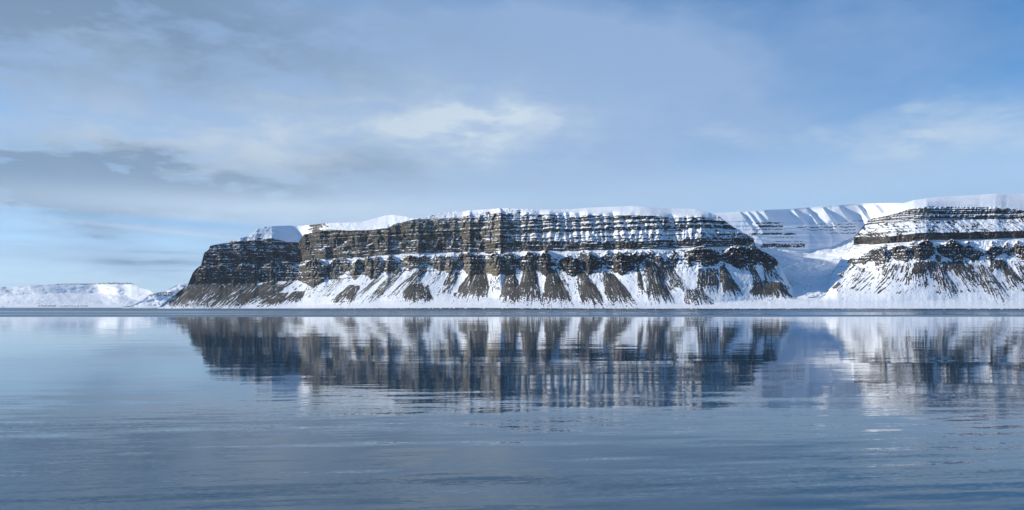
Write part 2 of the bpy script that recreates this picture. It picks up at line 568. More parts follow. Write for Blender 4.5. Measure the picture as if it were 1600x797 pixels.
    # --- buttresses of the upper walls: left flanks gentle, right flanks abrupt
    ctrl = [(250, 10), (300, 10), (330, 0), (344, 14), (348, -14), (376, 8), (382, -24), (398, -14), (404, -44), (424, -24), (430, -56), (448, -60), (464, -70), (478, -28), (500, 22), (507, 24), (512, -6), (535, -8), (560, -5), (585, 2),
            (606, 26), (609, 2), (625, -2), (640, 6), (654, 26), (657, 4), (668, 0), (690, 8), (697, 3), (709, 20), (713, 6), (722, 8), (734, 52), (738, 8), (748, -8),
            (760, -10), (770, 20), (782, 62), (786, 4), (800, -14), (812, -18), (826, 4), (834, -2), (843, -10), (858, 14), (864, 4), (879, -12), (889, -10), (905, -14), (918, 16), (924, 8),
            (940, 2), (958, -16), (968, 8), (985, 16), (992, 4), (1010, 10), (1030, 12), (1050, -14), (1075, 12), (1096, 18), (1100, 6), (1118, -2), (1135, 14), (1160, 8), (1178, 18), (1200, 10), (1262, -10)]
    xw = PX + 1.3 * fbm(PX * 0.06, PY * 0.10, 2, 77)
    but = np.interp(xw, *zip(*ctrl))
    zt4, zt6 = Z[np.argmax(SEG == 4, 0), np.arange(nc)], Z[np.argmax(SEG == 6, 0), np.arange(nc)]
    hrel = (Z - zt4) / np.maximum(zt6 - zt4, 30)
    wgt = np.where(hrel < 0, np.clip(1 + hrel * 0.5, 0, 1), np.where(hrel < 1, 1.0, np.clip(1 - (hrel - 1) * 5.0, 0.06, 1)))
    wgt = wgt * np.where(SEG == 0, 0, np.where(SEG == 1, FR ** 1.2, 1))
    xs_ = np.arange(200, 1400, 1.0)
    cs_ = np.interp(xs_, *zip(*ctrl))
    kr = np.exp(-0.5 * (np.arange(-90, 91) / 30.0) ** 2)
    cs_ = np.convolve(np.pad(cs_, 90, mode='edge'), kr / kr.sum(), mode='valid')
    base = np.interp(PX, xs_, cs_)
    push = base * np.where(SEG == 0, 0, np.where(SEG == 1, FR ** 1.2, 1)) + (but - base) * wgt
    ph = Sg / 118 + 0.9 * perlin(Sg / 420, Z / 900, 44) + 0.12 * perlin(Sg / 60, Z / 45, 47) + np.where(SEG >= 5, 0.37, 0.0)
    saw = ph - np.floor(ph)
    saw = np.where(saw < 0.84, saw / 0.84, (1 - saw) / 0.16) - 0.5
    push += np.where((SEG == 4) | (SEG == 5), 1.0, 0.0) * saw * 26 * (0.6 + 0.8 * perlin(Sg / 330, Z / 120, 49)) * ip(px, [(250, 1.3), (460, 1.3), (500, 1.2), (800, 1.2), (900, .6), (1262, .6)])[None]
    push -= 150 * np.interp(PX, [405, 430, 474, 512], [0, 0, 1, 0]) * (SEG == 6)      # the hollow behind the headland turns away from the sun
    # --- chutes
    gul = [(811, 333, 815, 392, 3.5, 1.5), (826, 333, 822, 380, 2, 1), (843, 336, 848, 392, 4, 1.5), (868, 335, 866, 372, 3, 1.5), (879, 334, 881, 385, 5, 2), (889, 333, 896, 380, 4.5, 1.5), (905, 334, 906, 380, 4, 2),
           (926, 336, 931, 378, 5, 2), (941, 336, 944, 376, 3, 1.5), (957, 334, 957, 392, 4.5, 3.5), (972, 338, 990, 372, 6, 2), (1003, 345, 1012, 380, 5, 2),
           (1030, 345, 1040, 380, 4, 2), (1050, 338, 1058, 384, 5, 2.5), (1072, 340, 1070, 370, 3, 1.5), (1085, 340, 1083, 370, 2.5, 1.5), (1098, 343, 1104, 370, 3, 1.5), (1112, 345, 1122, 372, 3.5, 2), (1128, 348, 1131, 372, 3, 2),
           (762, 333, 768, 372, 2, 1), (705, 366, 703, 384, 4, 2), (625, 373, 616, 388, 6, 5), (640, 372, 644, 381, 4, 3),
           (545, 372, 530, 384, 6, 4), (508, 381, 500, 390, 5, 4), (580, 378, 572, 384, 4, 3)]
    rg = np.random.default_rng(11)
    x_ = 795.0
    while x_ < 1176:                                  # snow fills the notches between the gabled spurs above the wall
        t5 = float(np.interp(x_, px, T5))
        gul.append((x_ + rg.uniform(-3, 3), t5 - rg.uniform(15, 21), x_ + rg.uniform(-2, 2), t5 + rg.uniform(-1, 7), rg.uniform(3.5, 7), 0.7))
        x_ += rg.uniform(9, 19)
    x_ = 480.0
    while x_ < 795:
        t5 = float(np.interp(x_, px, T5))
        gul.append((x_ + rg.uniform(-6, 6), t5 - rg.uniform(6, 13), x_ + rg.uniform(-3, 3), t5 + rg.uniform(0, 5), rg.uniform(1.2, 3), 0.6))
        x_ += rg.uniform(10, 26)
    gm = gully_field(PX, PY, gul)
    push -= 30 * gm * (SEG >= 4)
    # --- rock relief
    steep = np.where((SEG == 4) | (SEG == 5), 1.0, np.where(SEG == 2, 0.6, np.where(SEG == 6, 0.45, 0.12 + 0.48 * (SEG == 1) * sstep(FR, 0.75, 1.0))))
    steep = steep * np.where(SEG == 6, ip(px, [(250, 1), (430, .8), (445, .1), (475, .1), (500, 1), (560, .6), (600, .3), (660, 1), (800, 1), (880, .3), (930, .05), (1100, .05), (1130, .8)])[None], 1.0)
    push += steep * (13 * ridged(Sg / 85, Z / 160, 3, 21) + 12 * ridged(Sg / 33, Z / 60, 3, 25) + 4.5 * fbm(Sg / 13, Z / 15, 3, 28) + 13.0 * fbm((Sg + 20 * perlin(Sg / 90, Z / 60, 30)) / 190, (Z + 7 * perlin(Sg / 260, Z / 70, 32)) / 19, 3, 29))
    push += np.where(SEG < 2, 1.0, np.where(SEG == 2, 1 - FR, 0)) * (14 * fbm(Sg / 190, Z / 160, 3, 35) + 1.2 * fbm(Sg / 14, Z / 18, 3, 37))
    # ribs of debris between the hard beds of the snowy part
    soft = np.exp(-((Z - 520) / 42.0) ** 2) * ip(px, [(250, .3), (700, .5), (800, 1), (1262, 1)])[None]
    rib = ridged((Sg + 0.35 * Z) / 42, Z / 300, 2, 51)
    push += soft * 12 * rib

    lumps = [(304, 340, 418, 446, .35), (338, 372, 417, 446, .4), (370, 410, 414, 445, .4), (405, 440, 412, 446, .4), (436, 466, 410, 446, .5), (474, 512, 408, 448, 1.0), (508, 530, 408, 440, .6),
             (526, 552, 408, 430, .7), (549, 568, 409, 440, 1), (569, 582, 406, 434, 1), (582, 598, 405, 432, .9), (602, 617, 404, 428, .9), (631, 659, 403, 423, 1.1), (657, 672, 402, 413, .6),
             (673, 684, 405, 420, .8), (683, 696, 404, 424, .9), (694, 712, 402, 428, 1), (710, 724, 400, 424, .8), (722, 751, 399, 429, 1), (754, 784, 400, 436, 1.1), (780, 807, 398, 432, .8),
             (805, 836, 394, 424, .9), (838, 861, 398, 428, 1), (872, 905, 397, 431, 1.1), (906, 922, 395, 412, .4), (912, 946, 402, 430, 1.1), (935, 958, 394, 414, .35), (955, 993, 394, 432, 1.15), (991, 1004, 398, 413, .9),
             (1010, 1022, 397, 405, .7), (1022, 1034, 400, 412, .6), (1074, 1124, 388, 419, 1.1), (1127, 1165, 385, 417, 1.1), (1164, 1190, 386, 416, .9), (1190, 1215, 389, 416, 1)]
    rl = np.random.default_rng(5)
    lumps = [(l - (3.0 if l < 800 else rl.uniform(-1, 4)), r + (3.0 if l < 800 else rl.uniform(-1, 5)), t_ - (3.0 if l < 800 else rl.uniform(-2, 4)), b_ + rl.uniform(-3, 5), p_) for (l, r, t_, b_, p_) in lumps]
    for _ in range(34):
        xc_, hw_ = rl.uniform(480, 1205), rl.uniform(2.5, 6.5)
        yt_ = float(np.interp(xc_, px, T3)) + rl.uniform(-2, 16)
        lumps.append((xc_ - hw_, xc_ + hw_, yt_, yt_ + rl.uniform(6, 16), rl.uniform(.4, .9)))
    lp, lr, lid = lump_fields(PX, PY, lumps, Sg, mpp, 90)
    ok = (SEG >= 1) & (SEG <= 3)
    push += lp * ok
    lr = lr * ok
    lid = np.where(ok, lid, -1)

    fans = [(330, 440, 46, 250, 336, 481, .70, 10), (395, 439, 34, 318, 382, 481, .68, 10), (440, 439, 24, 366, 412, 474, .74, 8), (446, 456, 6, 398, 440, 478, .82, 10), (470, 454, 8, 434, 470, 472, .80, 10),
            (490, 440, 6, 470, 492, 460, .45, 4), (532, 434, 7, 492, 514, 458, .50, 4), (555, 444, 9, 512, 550, 476, .62, 10), (600, 428, 5, 548, 562, 462, .45, 5), (632, 417, 6, 566, 590, 467, .58, 10), (668, 412, 6, 604, 636, 467, .62, 10),
            (655, 446, 12, 632, 671, 468, .90, 14), (690, 424, 5, 662, 680, 444, .45, 4), (712, 424, 10, 684, 704, 456, .60, 8), (750, 416, 3, 711, 766, 464, .80, 22), (775, 432, 6, 764, 782, 450, .4, 4), (800, 421, 4, 781, 807, 467, .86, 14),
            (828, 417, 4, 806, 849, 469, .92, 20), (861, 420, 3, 847, 895, 472, .86, 20), (875, 424, 2, 884, 898, 470, .55, 6), (906, 424, 3, 910, 942, 473, .86, 16), (903, 430, 2, 899, 907, 462, .35, 4), (948, 427, 5, 950, 993, 476, .86, 18),
            (996, 414, 1.5, 1000, 1010, 458, .62, 5), (1006, 412, 1.5, 1008, 1016, 463, .50, 5), (1014, 406, 4, 1018, 1047, 470, .86, 16), (1032, 404, 12, 1046, 1074, 452, .50, 8), (1080, 448, 16, 1070, 1130, 482, .52, 8),
            (1105, 418, 17, 1092, 1120, 448, .66, 8), (1128, 414, 3, 1128, 1166, 464, .70, 14), (1172, 412, 5, 1176, 1192, 440, .70, 8), (1198, 412, 8, 1196, 1228, 450, .55, 8), (1196, 440, 20, 1176, 1238, 462, .80, 10),
            (930, 414, 14, 918, 944, 434, .40, 3), (1175, 466, 20, 1150, 1240, 478, .25, 2), (700, 466, 70, 690, 820, 478, .22, 1)]
    fans = [f_ if f_[6] < .79 or f_[0] < 500 else (f_[0], f_[1] - 3, f_[2] + 2, f_[3] - 2.5, f_[4] + 3.5, f_[5] + 1.5, f_[6] + (.14 if 700 < f_[0] < 1000 else .05), f_[7]) for f_ in fans]
    rf = np.random.default_rng(21)
    fans = [f_ if f_[0] < 480 else f_[:3] + (f_[3] + rf.uniform(-6, 2), f_[4] + rf.uniform(-2, 7), f_[5] + rf.uniform(-5, 5), f_[6] + rf.uniform(-.06, .12), f_[7]) for f_ in fans]
    fp, fr, fid = fan_fields(PX, PY, fans, 120)
    okf = (SEG <= 2) & (PY > 403)
    push += fp * okf
    fr = fr * okf
    fid = np.where(okf & (lid < 0), fid, -1)

    D2 = D - push
    PXc, PYc, D2, Z, SEG, FR = close_back(PX, PY, D2, Z, SEG, FR)
    P = to_world(PXc, D2, Z)
    N = grid_normals(P)
    nb = len(P) - len(PY)
    pad = lambda A, v=0.0: np.vstack([A, np.full((nb, nc), v)])
    lr, fr, gm, lid, fid = pad(lr), pad(fr), pad(gm), pad(lid, -1), pad(fid, -1)
    Sg = np.repeat(S[None], len(P), 0)

    # --- what is bare and what is white
    nz = N[..., 2]
    n_f = fbm(Sg / 13, Z / 11, 4, 61)
    n_m = fbm(Sg / 60, Z / 40, 3, 66)
    bias = np.zeros_like(nz)
    bias = np.where(SEG == 4, -0.15, bias)
    bias = np.where(SEG == 5, ip(px, [(250, -.10), (440, -.12), (470, -.25), (680, -.25), (720, -.17), (800, -.08), (880, -.02), (960, .02), (1100, .0), (1178, -.08)])[None], bias)
    bias = np.where(SEG == 6, ip(px, [(250, -.1), (400, -.05), (440, .25), (475, .3), (490, -.1), (520, .0), (560, .2), (640, .25), (655, 0), (700, .06), (800, .08), (860, .2), (900, .4), (1100, .4), (1125, .1)])[None], bias)
    bias = np.where(SEG == 3, ip(px, [(250, -.32), (465, -.30), (490, -.10), (780, -.08), (830, .08), (1262, .12)])[None] + 0.25 * n_m, bias)
    bias = np.where(SEG <= 1, 0.35, bias)
    bias = np.where(SEG == 2, 0.08 - 0.35 * ip(px, [(250, 1), (430, 1), (480, 0), (1262, 0)])[None], bias)
    n_led = fbm(Sg / 70, (Z + 6 * perlin(Sg / 240, Z / 60, 33)) / 9.0, 3, 67, 0.62)
    n_ver = 1.25 * fbm((Sg + 0.25 * Z) / 24, Z / 110, 4, 68)
    zz_ = Z + np.repeat(dip[None], len(Z), 0) + 2.0 * perlin(Sg / 60, Z / 9, 8)
    hb = np.interp(zz_, BED_Z, BED_R) - 0.45
    bias = bias - 0.30 * hb * (SEG == 5) * Rf[None] * (1 - 0.8 * np.clip(gm * 1.5, 0, 1))
    mixn = np.where((SEG >= 4), 0.42 * n_led + 0.48 * n_ver + 0.16 * n_f, 0.5 * n_f)
    sc = (nz - 0.58 + bias) * 2.8 + 0.5 + mixn + 0.28 * n_m
    sc = sc + 1.15 * gm * (SEG >= 4)
    snow = np.clip(sc, 0, 1)
    rub = sstep(0.9 * n_m + 0.55 * n_f + 0.25 * perlin(Sg / 45, Z / 200, 91), 0.02, 0.34) * np.where(SEG == 2, 1.0, np.where(SEG == 3, 0.8, 0))
    snow = np.clip(snow - 0.62 * rub, 0, 1)
    lean = ip(px, [(250, 1.3), (520, 1.15), (690, 0.9), (760, 0.1), (860, -0.1), (960, -0.5), (1262, -0.75)])[None]
    q = PXc + lean * (PYc - 440)
    dust = fbm(q * 0.30, PYc * 0.035, 3, 301, 0.6) + 0.5 * fbm(q * 0.9, PYc * 0.10, 2, 305)
    dust = sstep(dust + 0.8 * n_m + 0.35 * n_f, 0.22, 0.62) * (SEG == 1) * sstep(1.02 - FR, 0, 0.1) * sstep(FR, 0.02, 0.25)
    snow = np.clip(snow - 0.75 * dust, 0, 1)
    lump_snow = np.clip(0.14 + 0.75 * (n_f + 0.35 * n_m) + (nz - 0.42) * 0.9, 0, 1)
    snow = snow * (1 - lr) + lump_snow * lr
    snow = np.where(SEG <= 2, np.minimum(snow, 1 - fr), snow)
    snow = np.where((SEG == 0) & (FR < 0.10) & (n_f > -0.25), 0.1, snow)
    drift = sstep(fbm(Sg / 90, FR * 3, 3, 71), 0.12, 0.45) * (SEG == 0) * sstep(n_f, -0.1, 0.3)
    snow = np.clip(snow - 0.62 * drift, 0, 1)

    # --- the rock's own colour
    bed = np.clip(2.2 * perlin(Sg / 2600, Z / 13.0, 81) + 0.8 * perlin(Sg / 900, Z / 4.0, 83), -1, 1)[..., None]
    tan_w = np.clip(ip(px, [(250, .1), (470, .25), (500, .75), (640, .9), (790, .95), (830, .45), (900, .25), (1262, .18)])[None] + 0.5 * n_m, 0, 1)[..., None]
    dk = np.array([0.040, 0.036, 0.038])
    tn = np.array([0.215, 0.185, 0.135])
    tone = dk + (tn - dk) * tan_w * np.clip(0.55 + 0.38 * bed + 0.5 * n_m[..., None], 0, 1.2) * np.where((SEG <= 3) & (PXc > 800), 0.35, 1.0)[..., None]
    scree = np.array([0.090, 0.082, 0.070])
    sw = np.clip(fr * 1.5, 0, 1)[..., None]
    tone = tone * (1 - sw) + scree * sw * (1 + 0.25 * n_f[..., None])
    tone = np.clip(tone * (1 + 0.20 * bed + 0.38 * n_f[..., None]), 0.012, 0.5)

    # --- regions become parts
    nr = len(P)
    quads = grid_quads(nr, nc)
    q0 = quads[:, 0]
    seg_f, lid_f, fid_f = SEG.ravel()[q0], lid.ravel()[q0], fid.ravel()[q0]
    reg = np.zeros(len(quads), int)
    reg[seg_f == 4] = 1
    reg[seg_f == 5] = 2
    reg[seg_f >= 6] = 3
    reg[(fid_f >= 0)] = 1000 + fid_f[fid_f >= 0].astype(int)
    reg[(lid_f >= 0)] = 500 + lid_f[lid_f >= 0].astype(int)
    flat = lambda A: A.reshape(nr * nc, -1) if A.ndim == 3 else A.ravel()
    args = (flat(P), flat(N), flat(snow), flat(tone))
    root = make_mesh('cliff_mountain', *args, quads[reg == 0], MAT_CLIFF)
    describe(root, 'long flat-topped mountain of layered dark cliffs above scree fans and snow', 'mountain', 'structure')
    o = make_mesh('cliff_wall', *args, quads[reg == 1], MAT_CLIFF, root)
    o['label'] = 'sheer dark wall at the foot of the upper cliffs'
    o = make_mesh('layered_cliff', *args, quads[reg == 2], MAT_CLIFF, root)
    o['label'] = 'stepped beds of dark and tan rock lined with snow'
    o = make_mesh('snow_cap', *args, quads[reg == 3], MAT_CLIFF, root)
    o['label'] = 'smooth white snow cap along the flat summit'
    for i in range(len(lumps)):
        if (reg == 500 + i).sum() > 20:
            make_mesh('rock_buttress', *args, quads[reg == 500 + i], MAT_CLIFF, root)
    for i in range(len(fans)):
        if (reg == 1000 + i).sum() > 20:
            make_mesh('scree_fan', *args, quads[reg == 1000 + i], MAT_CLIFF, root)


build_main()


# ================================================================== right mountain
def build_right():
    px = np.arange(1236, 1760, 0.8)
    nc = len(px)
    d0 = ip(px, [(1230, 4380), (1290, 4290), (1400, 4150), (1600, 4070), (1760, 4010)])
    sil = ip(px, [(1236, 469.5), (1262, 467), (1278, 461.5), (1290, 448), (1300, 430), (1309, 412), (1318, 399), (1327, 391), (1333, 382), (1335, 369), (1340, 364), (1350, 352), (1356, 345), (1370, 337), (1385, 330),
                  (1400, 321), (1412, 317.4), (1428, 313), (1464, 308.5), (1517, 305), (1559, 302.7), (1600, 303), (1660, 304), (1760, 310)])
    T0 = HOR + CAM_H * F / d0
    T1 = ip(px, [(1236, 471), (1290, 470), (1400, 470), (1500, 469), (1760, 470)])
    T2 = ip(px, [(1290, 417), (1330, 414), (1385, 410), (1450, 408), (1560, 407), (1600, 411), (1760, 408)])
    T3 = ip(px, [(1290, 397), (1330, 394), (1385, 385), (1430, 379), (1500, 377), (1600, 376), (1760, 374)])
    T4 = ip(px, [(1290, 383), (1335, 381), (1378, 380.5), (1438, 375.7), (1600, 371.7), (1760, 368)])
    T5 = ip(px, [(1290, 370), (1335, 369.5), (1385, 370), (1433, 365), (1600, 361), (1760, 357)])
    T6 = ip(px, [(1290, 352), (1359, 349), (1409, 347), (1449, 344), (1600, 341.5), (1760, 338)])
    T7 = ip(px, [(1290, 345), (1370, 340), (1395, 335), (1417, 328), (1449, 323), (1565, 324), (1600, 329), (1760, 326)])
    tiers = [np.maximum(T0, sil + 0.2), T1, T2, T3, T4, T5, T6, T7, sil]
    for k in range(1, 8):
        tiers[k] = np.maximum(tiers[k] + [0, .6, .9, .9, .5, .5, .6, .3][k] * fbm(px * 0.06, px * 0 + k, 3, k + 200), sil + 0.02 * (8 - k))
    rows = [26, 84, 62, 20, 36, 48, 56, 34]
    S = px * 4.0 + 9000
    dip = 4 * fbm(S / 500, S * 0, 2, 31)

    def tanfn(s, Z, f):
        zz = Z + dip + 1.6 * perlin(S / 60, Z / 9, 8)
        if s == 0:
            return np.tan(np.radians(4.5 + 8 * f + 0 * Z))
        if s == 1:
            return np.tan(np.radians(27 + 9 * f + 0 * Z))
        if s == 2:
            return np.tan(np.radians(41 + 0 * Z))
        if s == 3:
            return np.tan(np.radians(34 + 0 * Z))
        if s == 4:
            return np.tan(np.radians(74 + 0 * Z))
        if s == 5:
            return np.tan(np.radians(37 + 4 * perlin(S / 200, zz / 6, 5)))
        if s == 6:
            h = np.clip(np.interp(zz, BED_Z, BED_R) + 0.35 * perlin(S / 400, zz / 4.0, 14), 0, 1)
            return np.tan(np.radians(36 + 36 * h))
        return np.tan(np.radians(32 - 17 * f + 0 * Z))

    PY, D, Z, SEG, FR = rise(px, d0, tiers, rows, tanfn)
    PX = np.repeat(px[None], len(PY), 0)
    Sg = np.repeat(S[None], len(PY), 0)
    mpp = 3.7
    turn = ip(px, [(1236, 620), (1290, 480), (1335, 230), (1385, 70), (1430, 0), (1760, 0)])[None]
    D = D + turn * np.where(SEG == 0, 0, np.where(SEG == 1, FR, 1.0))      # the left flank turns back into the valley
    Z = np.maximum(CAM_H + (HOR - PY) * D / F, -3.0)
    # the mountain turns its left flank to the sun, with a corner below the summit
    ctrl = [(1290, -40), (1335, -40), (1360, -30), (1400, -14), (1432, 8), (1447, 22), (1458, 14), (1500, 2), (1530, -2), (1556, 10), (1572, 0), (1600, 4), (1636, 10), (1652, 0), (1700, 6), (1760, 0)]
    but = np.interp(PX + 1.0 * fbm(PX * .07, PY * .1, 2, 78), *zip(*ctrl))
    wgt = np.where(SEG == 0, 0, np.where(SEG == 1, FR ** 1.3, np.where(SEG == 7, 1 - 0.4 * FR, 1.0)))
    push = but * wgt
    steep = np.where((SEG == 4) | (SEG == 6), 0.8, np.where(SEG == 2, 0.5, np.where(SEG == 5, 0.28, 0.04 + 0.46 * (SEG == 1) * sstep(FR, 0.75, 1.0))))
    push += steep * (9 * ridged(Sg / 80, Z / 200, 3, 221) + 10 * ridged(Sg / 30, Z / 60, 3, 225) + 4 * fbm(Sg / 13, Z / 15, 3, 228) + 8 * fbm(Sg / 210, Z / 10, 3, 229))
    # long leaning flutes of snow on the slope above the thin wall
    fl = ridged((Sg + 1.0 * Z) / 62, Z / 400, 2, 240)
    push += np.where((SEG == 5) | (SEG == 6), 7 * fl, 0)
    push += np.where(SEG < 2, 1.0, np.where(SEG == 2, 1 - FR, 0)) * (12 * fbm(Sg / 190, Z / 160, 3, 235) + 1.2 * fbm(Sg / 14, Z / 18, 3, 237))
    push += (SEG == 7) * 10 * fbm(Sg / 260, FR * 1.5, 2, 238)
    lumps = [(1324, 1342, 403, 416, .6), (1338, 1362, 397, 414, .8), (1356, 1392, 388, 412, .9), (1388, 1425, 383, 411, 1), (1421, 1462, 377, 410, 1.15), (1463, 1513, 376, 410, 1.1), (1507, 1542, 386, 410, .9),
             (1540, 1567, 384, 407, 1), (1564, 1581, 384, 401, .9), (1581, 1612, 380, 413, 1.1), (1610, 1650, 378, 410, 1), (1655, 1690, 380, 408, 1), (1692, 1740, 378, 410, 1)]
    rl = np.random.default_rng(6)
    for _ in range(16):
        xc_, hw_ = rl.uniform(1370, 1598), rl.uniform(2.5, 7)
        yt_ = float(np.interp(xc_, px, T3)) + rl.uniform(-4, 26)
        lumps.append((xc_ - hw_, xc_ + hw_, yt_, yt_ + rl.uniform(5, 13), rl.uniform(.4, .9)))
    lp, lr, lid = lump_fields(PX, PY, lumps, Sg, mpp, 290)
    ok = (SEG >= 1) & (SEG <= 3)
    push += lp * ok
    lr, lid = lr * ok, np.where(ok, lid, -1)
    fans = [(1395, 410, 14, 1368, 1394, 436, .42, 6), (1432, 409, 13, 1412, 1448, 444, .46, 6), (1466, 408, 4, 1470, 1496, 458, .52, 8), (1494, 406, 18, 1508, 1540, 444, .52, 8), (1530, 410, 6, 1546, 1580, 466, .46, 8),
            (1562, 404, 6, 1580, 1604, 448, .52, 8), (1592, 410, 10, 1604, 1640, 452, .48, 8), (1346, 414, 12, 1304, 1340, 442, .30, 4), (1352, 420, 10, 1302, 1330, 462, .30, 4), (1445, 408, 14, 1425, 1462, 426, .60, 3),
            (1485, 408, 16, 1475, 1512, 420, .62, 3), (1555, 405, 10, 1550, 1574, 416, .60, 3), (1640, 410, 14, 1650, 1690, 456, .45, 8), (1690, 410, 14, 1700, 1740, 456, .45, 8)]
    fans = [(f_[0], f_[1], f_[2] + 1, f_[3] - 2, f_[4] + 4, f_[5] + 4, min(f_[6] + 0.05, .9), f_[7]) for f_ in fans]
    fp, fr, fid = fan_fields(PX, PY, fans, 320)
    okf = (SEG <= 2) & (PY > 400)
    push += fp * okf
    fr = fr * okf
    fid = np.where(okf & (lid < 0), fid, -1)

    PXc, PYc, D2, Z, SEG, FR = close_back(PX, PY, D - push, Z, SEG, FR)
    P = to_world(PXc, D2, Z)
    N = grid_normals(P)
    nb = len(P) - len(PY)
    pad = lambda A, v=0.0: np.vstack([A, np.full((nb, nc), v)])
    lr, fr, lid, fid = pad(lr), pad(fr), pad(lid, -1), pad(fid, -1)
    Sg = np.repeat(S[None], len(P), 0)
    nz = N[..., 2]
    n_f = fbm(Sg / 12, Z / 10, 4, 261)
    n_m = fbm(Sg / 60, Z / 40, 3, 266)
    bias = np.select([SEG == 0, SEG == 1, SEG == 2, SEG == 3, SEG == 4, SEG == 5, SEG == 6, SEG == 7], [.35, .35, .10, .06, -.28, .05, -.10, .5], 0)
    bias = bias + np.where((PXc < 1334), 0.6, 0.0)
    sc = (nz - 0.60 + bias) * 2.4 + 0.5 + 0.42 * n_f * (SEG != 7) + 0.26 * n_m * (SEG != 7)
    snow = np.clip(sc, 0, 1)
    # sparse rock teeth along the flutes
    teeth = sstep(ridged((Sg + 1.0 * Z) / 30, Z / 60, 2, 281) + 0.6 * n_f, 0.45, 0.8) * (SEG == 5) * sstep(n_m, -0.25, 0.15)
    snow = np.clip(snow - 0.9 * teeth, 0, 1)
    led = sstep(perlin(Sg / 700, Z / 5.5, 283) + 0.35 * n_f + 0.5 * n_m, 0.30, 0.55) * ((SEG == 5) | (SEG == 3))
    snow = np.clip(snow - 0.75 * led, 0, 1)
    lean = ip(px, [(1236, 1.3), (1380, 1.0), (1430, 0.3), (1480, -0.5), (1760, -0.9)])[None]
    q = PXc + lean * (PYc - 440)
    dust = fbm(q * 0.30, PYc * 0.035, 3, 401, 0.6) + 0.5 * fbm(q * 0.9, PYc * 0.10, 2, 405)
    dust = sstep(dust + 0.8 * n_m + 0.35 * n_f, -0.02, 0.40) * (SEG == 1) * sstep(FR, 0.02, 0.28)
    snow = np.clip(snow - 0.75 * dust, 0, 1)
    snow = np.where(PXc < 1333, np.maximum(snow, 1 - 0.6 * dust), snow)
    lump_snow = np.clip(0.16 + 0.75 * (n_f + 0.35 * n_m) + (nz - 0.42) * 1.0, 0, 1)
    snow = snow * (1 - lr) + lump_snow * lr
    snow = np.where(SEG <= 2, np.minimum(snow, 1 - fr), snow)
    snow = np.where((SEG == 0) & (FR < 0.10) & (n_f > -0.25), 0.1, snow)
    drift = sstep(fbm(Sg / 110, FR * 3, 3, 271), 0.2, 0.5) * (SEG == 0) * sstep(n_f, 0.0, 0.35)
    snow = np.clip(snow - 0.62 * drift, 0, 1)
    bed = np.clip(2.2 * perlin(Sg / 2600, Z / 13.0, 81) + 0.8 * perlin(Sg / 900, Z / 4.0, 83), -1, 1)[..., None]
    dk = np.array([0.042, 0.037, 0.039])
    tn = np.array([0.20, 0.170, 0.125])
    tw = np.clip(0.2 + 0.5 * n_m + 0.5 * (SEG == 6) * (np.repeat(px[None], len(P), 0) < 1455), 0, 1)[..., None]
    tone = np.clip((dk + (tn - dk) * tw) * (1 + 0.22 * bed + 0.55 * n_f[..., None]), 0.012, 0.5)
    nr = len(P)
    quads = grid_quads(nr, nc)
    q0 = quads[:, 0]
    seg_f, lid_f, fid_f = SEG.ravel()[q0], lid.ravel()[q0], fid.ravel()[q0]
    reg = np.zeros(len(quads), int)
    reg[seg_f == 4] = 1
    reg[seg_f == 6] = 2
    reg[seg_f >= 7] = 3
    reg[fid_f >= 0] = 1000 + fid_f[fid_f >= 0].astype(int)
    reg[lid_f >= 0] = 500 + lid_f[lid_f >= 0].astype(int)
    flat = lambda A: A.reshape(nr * nc, -1) if A.ndim == 3 else A.ravel()
    args = (flat(P), flat(N), flat(snow), flat(tone))
    root = make_mesh('snowy_mountain', *args, quads[reg == 0], MAT_CLIFF)
    describe(root, 'snow-domed mountain with a thin dark cliff band, cut by the right edge', 'mountain', 'structure')
    o = make_mesh('cliff_wall', *args, quads[reg == 1], MAT_CLIFF, root)
    o['label'] = 'thin unbroken band of dark cliff'
    o = make_mesh('layered_cliff', *args, quads[reg == 2], MAT_CLIFF, root)
    o['label'] = 'thin beds of rock under the snow dome'
    o = make_mesh('snow_cap', *args, quads[reg == 3], MAT_CLIFF, root)
    o['label'] = 'smooth rounded snow dome on the summit'
    for i in range(len(lumps)):
        if (reg == 500 + i).sum() > 20 and lumps[i][0] < 1600:
            make_mesh('rock_buttress', *args, quads[reg == 500 + i], MAT_CLIFF, root)
    for i in range(len(fans)):
        if (reg == 1000 + i).sum() > 20 and fans[i][0] < 1600:
            make_mesh('scree_fan', *args, quads[reg == 1000 + i], MAT_CLIFF, root)
    rest = ((reg >= 500) & (reg < 1000) & (np.array([l[0] for l in lumps] + [0] * 600)[np.clip(reg - 500, 0, 600)] >= 1600)) | \
           ((reg >= 1000) & (np.array([f_[0] for f_ in fans] + [0] * 600)[np.clip(reg - 1000, 0, 600)] >= 1600))
    if rest.any():
        make_mesh('lower_slope', *args, quads[rest], MAT_CLIFF, root)


build_right()


